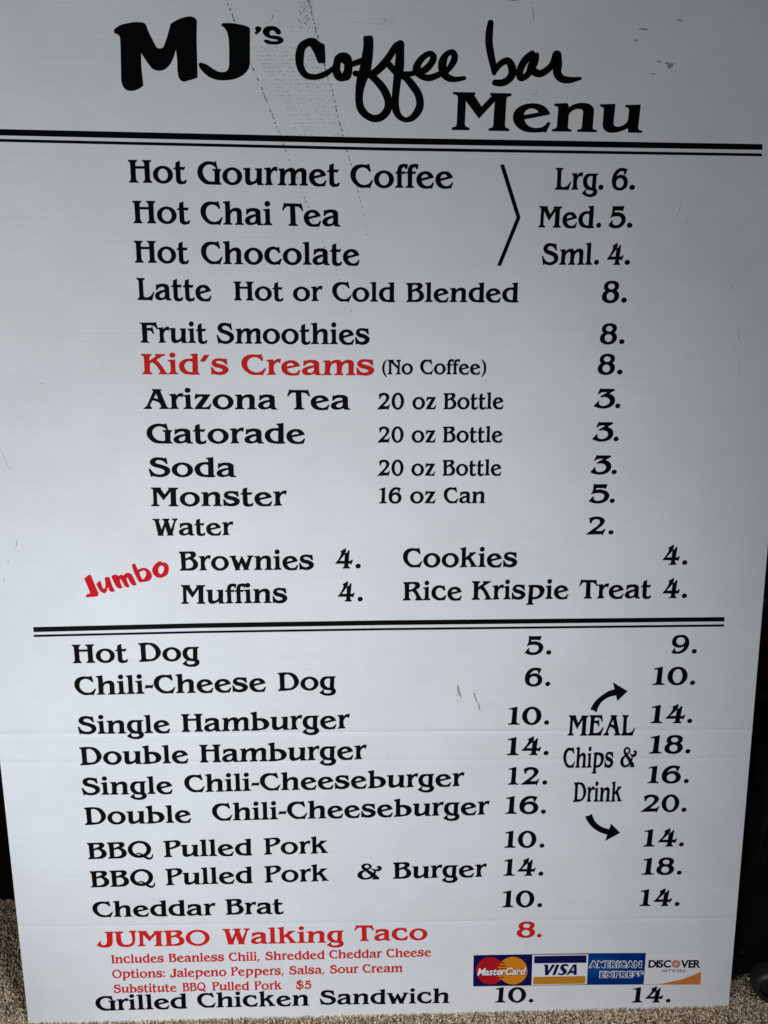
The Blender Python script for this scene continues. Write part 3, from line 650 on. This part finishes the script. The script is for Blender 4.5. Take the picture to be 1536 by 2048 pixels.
def fit(tris, x0, x1, yl, yr, h, ref):
    """place sans triangles between pixels x0..x1 on a base line, cap height h; ref = triangles that set the scale"""
    a = np.concatenate(ref); mx, Mx, My = a[:, 0].min(), a[:, 0].max(), a[:, 1].max()
    my = max(a[:, 1].min(), 0.0)
    out = []
    for t in tris:
        fx = (t[:, 0] - mx) / (Mx - mx); hh = (t[:, 1] - my) / (My - my) * h
        bx = x0 + fx * (x1 - x0); by = yl + fx * (yr - yl)
        out.append(np.stack([bx + (bx - VPX) / (VPY - by) * hh, by - hh], 1))
    return out
def local(pts, ox, oy, s): return [(x / s + ox, y / s + oy) for x, y in pts]

c1 = sheet_mesh('card_mark', poly((947.2, 1910.2), (1064.5, 1908.2), (1062.8, 1970.6), (946.2, 1972.4)), M_NAVY, board, 0.0003)
c1['label'] = 'dark blue card mark with red and orange discs'
s1 = 11.815
red = from_crop(fill(ell(478, 482, 335, 322, 64)), 940, 1900, s1)
org = from_crop(fill(ell(1010, 476, 345, 326, 64)), 940, 1900, s1)
sheet_mesh('red_disc', red, M_CRED, c1, 0.0005)
sheet_mesh('orange_disc', org, M_CORANGE, c1, 0.0007)
lens = []
for y, h, x0, x1 in ((288, 30, 728, 806), (358, 34, 662, 842), (425, 20, 640, 850), (590, 0, 0, 0), (632, 26, 655, 812), (690, 22, 700, 760)):
    if h: lens += poly((x0, y - h/2), (x1, y - h/2), (x1 + (6 if y < 476 else -10), y + h/2), (x0 + (-8 if y < 476 else 12), y + h/2))
sheet_mesh('stripe_band', from_crop(lens, 940, 1900, s1), M_CRED, c1, 0.0009)
lens = []
for y, h, x0, x1 in ((325, 32, 690, 770), (392, 32, 648, 760), (605, 26, 640, 760), (662, 30, 680, 745)):
    lens += poly((x0, y - h/2), (x1, y - h/2), (x1, y + h/2), (x0, y + h/2))
sheet_mesh('stripe_band', from_crop(lens, 940, 1900, s1), M_CORANGE, c1, 0.0010)
ref = sans('MasterCard', 0.0, 0.22, 0.06)
bold = sans('MasterCard', 0.028, 0.22, 0.06)
sheet_mesh('name_shadow', fit(bold, 955.6, 1052.4, 1949.6, 1947.6, 13.6, ref), M_NAVY, c1, 0.0012)
sheet_mesh('name_lettering', fit(bold, 954.6, 1051.2, 1948.6, 1946.6, 13.6, ref), M_WHITE, c1, 0.0015)

c2 = sheet_mesh('card_mark', poly((1064.9, 1908.2), (1176.6, 1906.2), (1174.0, 1969.4), (1063.2, 1970.6)), M_NAVY, board, 0.00031)
c2['label'] = 'white card mark with dark blue and gold bands'
s2 = 12.8
sheet_mesh('white_field', from_crop(poly((62, 118), (1490, 102), (1450, 870), (35, 892)), 1060, 1900, s2), M_WHITE, c2, 0.0005)
sheet_mesh('blue_band', from_crop(poly((105, 145), (1447, 125), (1435, 315), (103, 330)), 1060, 1900, s2), M_NAVY, c2, 0.0007)
sheet_mesh('gold_band', from_crop(poly((82, 680), (1415, 655), (1405, 848), (76, 868)), 1060, 1900, s2), M_GOLD, c2, 0.0007)
visa = shape('335,362 460,361 465,525 560,361 645,362 460,631 380,632 375,410* 362,385*') + shape('668,362 752,360 645,628 565,630') \
     + shape('985,370 972,418 930,400* 880,402* 862,428* 885,460* 935,510* 935,565* 885,612* 810,632* 705,615 725,572 785,590* 832,575* 833,545* 790,500* 768,450* 790,385* 860,350* 930,348*') \
     + shape('1105,358 1190,358 1192,625 1115,625 1115,580 1010,580 985,625 920,628', '1115,415 1115,525 1060,525')
sheet_mesh('name_lettering', from_crop(visa, 1060, 1900, s2), M_NAVY, c2, 0.0007)

c3 = sheet_mesh('card_mark', poly((1176.8, 1906.3), (1291.7, 1905.6), (1286.9, 1968.6), (1174.4, 1969.2)), M_BLUE, board, 0.0003)
c3['label'] = 'bright blue card mark with outlined capitals'
rA = sans('AMERICAN', 0.0, 0.0, 0.13); rE = sans('EXPRESS', 0.0, 0.0, 0.13)
sheet_mesh('letter_outline', fit(sans('AMERICAN', 0.10, 0.0, 0.13), 1179.8, 1281.2, 1933.8, 1933.8, 11.8, rA), M_WHITE, c3, 0.0005)
sheet_mesh('letter_outline', fit(sans('EXPRESS', 0.10, 0.0, 0.13), 1200.2, 1285.0, 1953.9, 1953.6, 11.2, rE), M_WHITE, c3, 0.0005)
sheet_mesh('name_lettering', fit(sans('AMERICAN', 0.022, 0.0, 0.13), 1179.8, 1281.2, 1933.8, 1933.8, 11.8, rA), M_BLUEINK, c3, 0.0008)
sheet_mesh('name_lettering', fit(sans('EXPRESS', 0.022, 0.0, 0.13), 1200.2, 1285.0, 1953.9, 1953.6, 11.2, rE), M_BLUEINK, c3, 0.0008)

c4 = sheet_mesh('card_mark', poly((1291.9, 1905.6), (1402.0, 1905.2), (1400.6, 1968.7), (1287.2, 1968.7)), M_WHITE, board, 0.0002)
c4['label'] = 'white card mark with an orange wedge'
s4 = 11.815
sheet_mesh('orange_wedge', from_crop(shape('1438,512 1420,808 395,808 700,750* 1000,680* 1230,595*'), 1280, 1900, s4), M_WEDGE, c4, 0.0005)
rD, rV, rN = sans('DISC'), sans('VER'), sans('NETWORK', 0.0, 0.0, 0.24)
sheet_mesh('name_lettering', fit(sans('DISC', 0.034), 1297.0, 1340.6, 1934.2, 1934.2, 14.0, rD) + fit(sans('VER', 0.034), 1361.8, 1399.0, 1934.4, 1934.4, 14.0, rV), M_BLACK, c4, 0.0004)
sheet_mesh('name_lettering', fit(sans('NETWORK', 0.004, 0.0, 0.24), 1324.2, 1371, 1943.8, 1943.8, 5.4, rN), M_BLACK, c4, 0.0004)
sheet_mesh('orange_ball', from_crop(fill(ell(848, 322, 103, 90, 40)), 1280, 1900, s4), M_BALL, c4, 0.0005)
sheet_mesh('base_rule', from_crop(poly((88, 803), (430, 803), (430, 810), (88, 810)), 1280, 1900, s4), M_MIDGREY, c4, 0.00045)

# ------------------------------------------------------------------ scuffs and dirt on the film
def blob(x, y, rx, ry, ang, n=7):
    t = np.linspace(0, 2*math.pi, n, endpoint=False)
    r = rng.uniform(0.55, 1.15, n)
    p = np.stack([rx*r*np.cos(t), ry*r*np.sin(t)], 1)
    c, s = math.cos(ang), math.sin(ang)
    p = p @ np.array([[c, s], [-s, c]])
    return [np.array([[x, y], p[i] + [x, y], p[(i+1) % n] + [x, y]]) for i in range(n)]

def along(pts, step, jit):
    pts = np.array(pts, float); out = []
    for a, b in zip(pts[:-1], pts[1:]):
        L = np.linalg.norm(b - a); n = max(1, int(L / step))
        for k in range(n):
            out.append((*(a + (b - a) * (k + rng.uniform(-.15, .15)) / n + rng.normal(0, jit, 2)), math.atan2(b[1]-a[1], b[0]-a[0])))
    return out
T1 = [(452, 0), (469, 41), (485, 85), (500, 125), (512, 150), (530, 195), (557, 262), (575, 310), (605, 385), (645, 485), (667, 530), (690, 587), (712, 657)]
T2 = [(616, 0), (624, 29), (631, 57), (642, 95), (649, 129), (655, 152), (667, 191), (676, 234), (686, 271), (690, 285), (715, 375), (732, 450), (742, 505)]
for tr in (T1, T2):
    dark = []
    for x, y, a in along(tr, 9.0, 0.5):
        f = max(0.42, 1.1 - y / 700)
        if rng.random() < (0.06 if y < 300 else 0.3): continue
        for k in range(rng.integers(2, 5)):
            t = rng.normal(0, 2.2) * f
            dark += blob(x + t * math.cos(a) + rng.normal(0, .5), y + t * math.sin(a) + rng.normal(0, .4), rng.uniform(1.4, 3.6) * f, rng.uniform(0.7, 1.6) * f, a + rng.normal(0, .35))
    for x, y, a in along(tr[1:9], 4.0, 2.2):
        if rng.random() < 0.55: dark += blob(x, y, rng.uniform(.5, 1.4), rng.uniform(.3, .6), a)
    sheet_mesh('scuff_mark', dark, M_DIRT, board, 0.00012)['label'] = 'dashed black roller track running down from the top edge'
faint = []
for row in range(23):
    yy = 96 + row * 7.9
    for k in range(34):
        x = 507 + row * 4.2 + k * 4.6
        if x > 640 + row * 2.6: continue
        clump = math.sin(k * 1.05 + row * .4) + math.sin(k * .37 + 1)
        dens = (0.95 if 1 < row < 7 else 0.62 if row < 12 else 0.38) * (1 if clump > -.4 else .35)
        if k > 17: dens *= .6
        for q_ in range(3):
            if rng.random() < dens:
                faint += blob(x + rng.normal(0, 1.2), yy + rng.normal(0, 1.0), rng.uniform(.4, .9), rng.uniform(1.0, 2.6), rng.normal(0.12, .25), 5)
sheet_mesh('scuff_mark', faint, M_FAINT, board, 0.00010)['label'] = 'faint grey tread print between the roller tracks'
faint = []
for k in range(110):
    faint += blob(606 + rng.normal(2, 9), rng.uniform(0, 60), rng.uniform(.5, 2.4), rng.uniform(.5, 2.6), rng.normal(0.2, .5), 5)
for k in range(120):
    y = rng.uniform(35, 175); faint += blob(603 + (y - 40) * .2 + rng.uniform(0, 40), y, rng.uniform(.4, .9), rng.uniform(.8, 2.6), rng.normal(0.2, .2), 5)
sheet_mesh('scuff_mark', faint, M_FAINT, board, 0.00011)['label'] = 'grey smear beside the right roller track'
faint = []
for k in range(75):
    faint += blob(773 + rng.normal(0, 9), 42 + rng.normal(0, 9), rng.uniform(.3, 1.5), rng.uniform(.3, .8), rng.normal(0.9, .6), 5)
for x in np.arange(700, 768, 2.2): faint += blob(x, 44 + (x - 700) * .05 + rng.normal(0, .6), rng.uniform(.8, 2.2), rng.uniform(.2, .6), 0.1, 5)
sheet_mesh('scuff_mark', faint, M_FAINT, board, 0.00012)
for cl in (((1288, 58.5, 11, 2.2, .15),), ((1272, 80.5, 5, 2.4, 0),), ((1360, 41, 6, 1.6, .1),), ((1340, 132, 7, 6, .6), (1338, 128, 9, 3.4, .2)), ((1318, 124, 5, 2, .1),), ((1307, 148, 4, 2, 0),),
           ((917, 1382, 2.2, 14, -.15), (921, 1390, 1, 8, -.2)), ((951, 1396, 1.4, 12, -.35), (958, 1413, 1, 12, -.35)), ((1026, 1, 9, 1.4, 0),)):
    brown = []
    for x, y, rx, ry, a in cl:
        brown += blob(x, y, rx, ry, a, 9)
        for k in range(5): brown += blob(x + rng.normal(0, rx * .7), y + rng.normal(0, ry * .7), rx * .25 + .3, ry * .25 + .3, a, 5)
    sheet_mesh('smudge', brown, M_BROWN, board, 0.00013)
for h_ in ('1064,14,1 1066,22,1.4 1067,32,1.6 1066,43,.8', '1065,190,.8 1071,188,1.4 1076,184,.7', '543,29,.8 546,33,2 543,40,1 534,46,.6 526,45,.4', '1354,432,.5 1359,420,.7 1362,405,.5', '1368,449,.5 1373,444,.7 1375,435,.4',
           '1476,655,.8 1478,670,1.2 1477,680,.7', '1463,565,.7 1466,578,.9', '1477,715,.4 1478,735,.7 1477,755,.4', '32,1080,.8 34,1087,1.3 31,1096,.7', '15,1118,.6 17,1127,.8', '81,765,.8 84,768,1.2', '8,1155,.7 9,1161,1'):
    sheet_mesh('hairline_scratch', stroke(h_), M_MIDGREY, board, 0.00014)
specks = []
for k in range(420):
    x, y = rng.uniform(5, 1525), rng.uniform(5, 2010)
    r = rng.uniform(.28, .75) * (1.5 if rng.random() < .07 else 1)
    specks += blob(x, y, r, r * rng.uniform(.6, 1.8), rng.uniform(0, 3), 5)
sheet_mesh('dirt_specks', specks, M_MIDGREY, board, 0.00011)['kind'] = 'stuff'
# small torn flap of film on the left margin
q = [P(-2, 898), P(4, 902), P(12, 925), P(20, 938), P(-2, 941)]
fv = [b2w(*q[0], .0002), b2w(*q[1], .0003), b2w(*q[2], .0004), b2w(*q[3], .0002), b2w(*q[4], .0022), b2w(*P(-2, 920), .0012)]
link('torn_flap', fv, [(0, 5, 1), (1, 5, 2), (2, 5, 4), (2, 4, 3)], M_BOARD, board)

# ------------------------------------------------------------------ carpet
def carpet_base():
    m = mat('carpet_backing', (0.10, 0.085, 0.068), 0.95, 0.1)
    nt, b, N, L = nodes(m)
    tc = N('ShaderNodeTexCoord'); nz = N('ShaderNodeTexNoise'); nz.inputs['Scale'].default_value = 420; nz.inputs['Detail'].default_value = 4
    L(tc.outputs['Object'], nz.inputs['Vector'])
    rp = N('ShaderNodeValToRGB'); L(nz.outputs['Fac'], rp.inputs[0])
    rp.color_ramp.elements[0].position = .35; rp.color_ramp.elements[0].color = (0.045, 0.036, 0.028, 1)
    rp.color_ramp.elements[1].position = .65; rp.color_ramp.elements[1].color = (0.24, 0.20, 0.16, 1)
    L(rp.outputs[0], b.inputs['Base Color'])
    bp = N('ShaderNodeBump'); bp.inputs['Distance'].default_value = 0.003; L(nz.outputs['Fac'], bp.inputs['Height']); L(bp.outputs[0], b.inputs['Normal'])
    return m
cz = -0.004
carpet = link('carpet', [(-3, -3, cz), (3, -3, cz), (3, 3, cz), (-3, 3, cz)], [(0, 1, 2, 3)], carpet_base())
tag(carpet, kind='structure')

def pile_material():
    m = mat('carpet_yarn', (0.3, 0.25, 0.2), 0.9, 0.15)
    nt, b, N, L = nodes(m)
    g = N('ShaderNodeNewGeometry')
    rp = N('ShaderNodeValToRGB'); L(g.outputs['Random Per Island'], rp.inputs[0])
    e = rp.color_ramp.elements
    e[0].position = 0.0; e[0].color = (0.15, 0.095, 0.055, 1)
    e[1].position = 1.0; e[1].color = (0.90, 0.80, 0.62, 1)
    x = e.new(0.25); x.color = (0.36, 0.26, 0.17, 1)
    x = e.new(0.55); x.color = (0.56, 0.44, 0.295, 1)
    x = e.new(0.82); x.color = (0.74, 0.62, 0.44, 1)
    L(rp.outputs[0], b.inputs['Base Color'])
    b.inputs['Sheen Weight'].default_value = 0.2
    return m
def make_pile():
    regs = [(-0.60, 0.62, -0.09, 0.012, 0.0016), (-0.60, -0.40, 0.0, 0.19, 0.0019), (0.405, 0.62, 0.0, 0.10, 0.0021)]
    pts = []
    for x0, x1, y0, y1, s in regs:
        gx, gy = np.meshgrid(np.arange(x0, x1, s), np.arange(y0, y1, s))
        p = np.stack([gx.ravel(), gy.ravel()], 1) + rng.normal(0, s * .35, (gx.size, 2))
        pts.append(p)
    p = np.concatenate(pts); n = len(p)
    # twisted tuft: a leaning six-sided spindle
    k = 5
    t = np.arange(k) / k * 2 * math.pi
    lev = [(0.0, .55), (0.45, 1.0), (0.8, .85)]
    tmpl = np.array([(r * math.cos(a), r * math.sin(a), h) for h, r in lev for a in t] + [(0, 0, 1.0)])
    tv = len(tmpl)
    rad = rng.uniform(.0007, .0013, n); hgt = rng.uniform(.0055, .0105, n)
    lx = rng.normal(0, .0020, n) + 0.0008; ly = rng.normal(-.0008, .0020, n)
    V = np.empty((n, tv, 3))
    V[:, :, 0] = p[:, None, 0] + tmpl[None, :, 0] * rad[:, None] + tmpl[None, :, 2] * lx[:, None]
    V[:, :, 1] = p[:, None, 1] + tmpl[None, :, 1] * rad[:, None] + tmpl[None, :, 2] * ly[:, None]
    V[:, :, 2] = cz - .0005 + tmpl[None, :, 2] * hgt[:, None]
    quads = [(l*k + i, l*k + (i+1) % k, (l+1)*k + (i+1) % k, (l+1)*k + i) for l in range(2) for i in range(k)]
    tris = [(2*k + i, 2*k + (i+1) % k, 3*k) for i in range(k)]
    loops1 = np.array([i for q in quads for i in q] + [i for q in tris for i in q])
    starts1 = np.array([4*i for i in range(len(quads))] + [4*len(quads) + 3*i for i in range(len(tris))])
    nl, nf = len(loops1), len(starts1)
    me = bpy.data.meshes.new('carpet_pile')
    me.vertices.add(n * tv); me.vertices.foreach_set('co', V.ravel())
    me.loops.add(n * nl); me.loops.foreach_set('vertex_index', (loops1[None, :] + np.arange(n)[:, None] * tv).ravel().astype(np.int32))
    me.polygons.add(n * nf); me.polygons.foreach_set('loop_start', (starts1[None, :] + np.arange(n)[:, None] * nl).ravel().astype(np.int32))
    me.polygons.foreach_set('use_smooth', np.ones(n * nf, bool))
    me.update(calc_edges=True); me.validate()
    me.materials.append(pile_material())
    o = bpy.data.objects.new('carpet_pile', me); COL.objects.link(o)
    return o
tag(make_pile(), 'short beige and brown flecked cut carpet pile around the board', 'carpet', kind='stuff')

# ------------------------------------------------------------------ dark furniture behind the board
def bevel_box(name, x0, y0, z0, x1, y1, z1, m, parent, r=0.004):
    import bmesh
    bm = bmesh.new()
    bmesh.ops.create_cube(bm, size=1)
    for v in bm.verts:
        v.co = Vector((x0 + (v.co.x + .5) * (x1-x0), y0 + (v.co.y + .5) * (y1-y0), z0 + (v.co.z + .5) * (z1-z0)))
    bmesh.ops.bevel(bm, geom=bm.edges[:], offset=r, segments=2, affect='EDGES')
    me = bpy.data.meshes.new(name); bm.to_mesh(me); bm.free(); me.materials.append(m)
    o = bpy.data.objects.new(name, me); COL.objects.link(o); o.parent = parent
    return o
def wood_material():
    m = mat('dark_brown_wood', (0.02, 0.009, 0.006), 0.5, 0.3)
    nt, b, N, L = nodes(m)
    tc = N('ShaderNodeTexCoord'); mp = N('ShaderNodeMapping'); mp.inputs['Scale'].default_value = (2, 30, 30)
    nz = N('ShaderNodeTexNoise'); nz.inputs['Scale'].default_value = 2; nz.inputs['Detail'].default_value = 6
    L(tc.outputs['Object'], mp.inputs[0]); L(mp.outputs[0], nz.inputs['Vector'])
    rp = N('ShaderNodeValToRGB'); L(nz.outputs['Fac'], rp.inputs[0])
    rp.color_ramp.elements[0].color = (0.012, 0.005, 0.003, 1); rp.color_ramp.elements[1].color = (0.055, 0.022, 0.013, 1)
    L(rp.outputs[0], b.inputs['Base Color'])
    return m
M_WOOD = wood_material()
M_DARK = mat('black_laminate', (0.004, 0.0037, 0.0035), 0.6, 0.06)
CF = 0.166                                    # front of the cabinet; the board leans on its top edge
cab = bpy.data.objects.new('cabinet', None); COL.objects.link(cab); cab.location = (0, 0, 0)
tag(cab, 'low dark cabinet in shadow that the menu board leans against', 'cabinet')
bevel_box('body', -1.0, CF + .022, 0.0, 1.0, CF + .42, 0.74, M_DARK, cab)
bevel_box('top', -1.01, CF + .002, 0.742, 1.01, CF + .43, 0.762, M_WOOD, cab)
bevel_box('plinth', -1.0, CF + .006, -0.003, 0.40, CF + .021, 0.028, M_DARK, cab, .002)
for z0, z1 in ((.031, .098), (.101, .32), (.323, .53), (.533, .738)):
    bevel_box('drawer', -1.0, CF, z0, 0.40, CF + .021, z1, M_DARK, cab, .002)
bevel_box('lower_panel', 0.403, CF + .004, -0.003, 1.0, CF + .021, 0.336, M_DARK, cab, .002)
bevel_box('ledge', 0.403, CF - .006, 0.338, 1.0, CF + .021, 0.346, M_WOOD, cab, .0015)
bevel_box('door', 0.403, CF, 0.348, 1.0, CF + .021, 0.738, M_WOOD, cab, .003)
bevel_box('light_blocker', -1.0, -0.45, -0.003, -0.548, CF - .003, 0.24, M_DARK, cab, .003)  # added block out of view, keeps the doorway light off the left carpet
# ------------------------------------------------------------------ caster at the right of the board
def lathe(prof, n=48):
    V, Fc = [], []
    for i in range(n):
        a = 2 * math.pi * i / n
        for r, h in prof: V.append((h, r * math.cos(a), r * math.sin(a)))
    k = len(prof)
    for i in range(n):
        for j in range(k - 1):
            a, b = i * k + j, ((i + 1) % n) * k + j
            Fc.append((a, b, b + 1, a + 1))
    return V, Fc
def floor_hit(px, py, z=0.0):
    o = np.array(M_bw @ CAM_B); r = M_bw @ ray(px, py)
    return o + r * ((z - o[2]) / r[2])
M_RUBBER = mat('black_rubber', (0.016, 0.016, 0.017), 0.42, 0.4)
M_PLASTIC = mat('black_plastic', (0.008, 0.008, 0.009), 0.3, 0.5)
rbox = bpy.data.objects.new('rolling_box', None); COL.objects.link(rbox)
tag(rbox, 'low black storage box on casters standing at the right corner of the menu board', 'storage box')
bevel_box('body', 0.436, 0.029, 0.016, 0.95, 0.160, 0.33, M_DARK, rbox, .004)
cst = bpy.data.objects.new('caster', None); COL.objects.link(cst); cst.parent = rbox
R = 0.0275
cst.location = (0.4835, 0.012, 0.0); cst.rotation_euler = (0, 0, math.radians(74))
def at_axle(vs): return [(x, y, z + R) for x, y, z in vs]
def knob_pos(px, py, y):
    o = np.array(M_bw @ CAM_B); r = M_bw @ ray(px, py)
    return o + r * ((y - o[1]) / r[1])
# tyre: broad rounded tread; cheek with a raised ring and a sunk hub (local -x faces the camera)
v, f = lathe([(.0185, .0105), (.0205, .0128), (.0222, .0118), (.0245, .0105), (.0265, .007), (R, 0), (.0265, -.007), (.0245, -.0105), (.0222, -.0118), (.0205, -.0128), (.0185, -.0105)])
link('tyre', at_axle(v), f, M_RUBBER, cst, True)
v, f = lathe([(.0004, .009), (.0186, .0085), (.0186, -.0085), (.014, -.0075), (.007, -.0072), (.0062, -.0095), (.0004, -.0098)])
link('hub', at_axle(v), f, M_PLASTIC, cst, True)
v, f = lathe([(.0004, 0), (.0055, 0), (.0055, .05), (.0004, .05)], 20)
link('axle', [(x * .34 - .0, y, z + R) for x, y, z in v], f, M_PLASTIC, cst, True)
kp = knob_pos(1525, 1218, CF - .012)
import bmesh
bm = bmesh.new(); bmesh.ops.create_uvsphere(bm, u_segments=24, v_segments=16, radius=.017)
for q_ in bm.verts: q_.co = Vector((q_.co.x, q_.co.y * .6, q_.co.z)) + Vector((max(kp[0], .425), kp[1], kp[2]))
me = bpy.data.meshes.new('knob'); bm.to_mesh(me); bm.free(); me.materials.append(M_PLASTIC)
for p_ in me.polygons: p_.use_smooth = True
kn = bpy.data.objects.new('knob', me); COL.objects.link(kn); kn.parent = cab
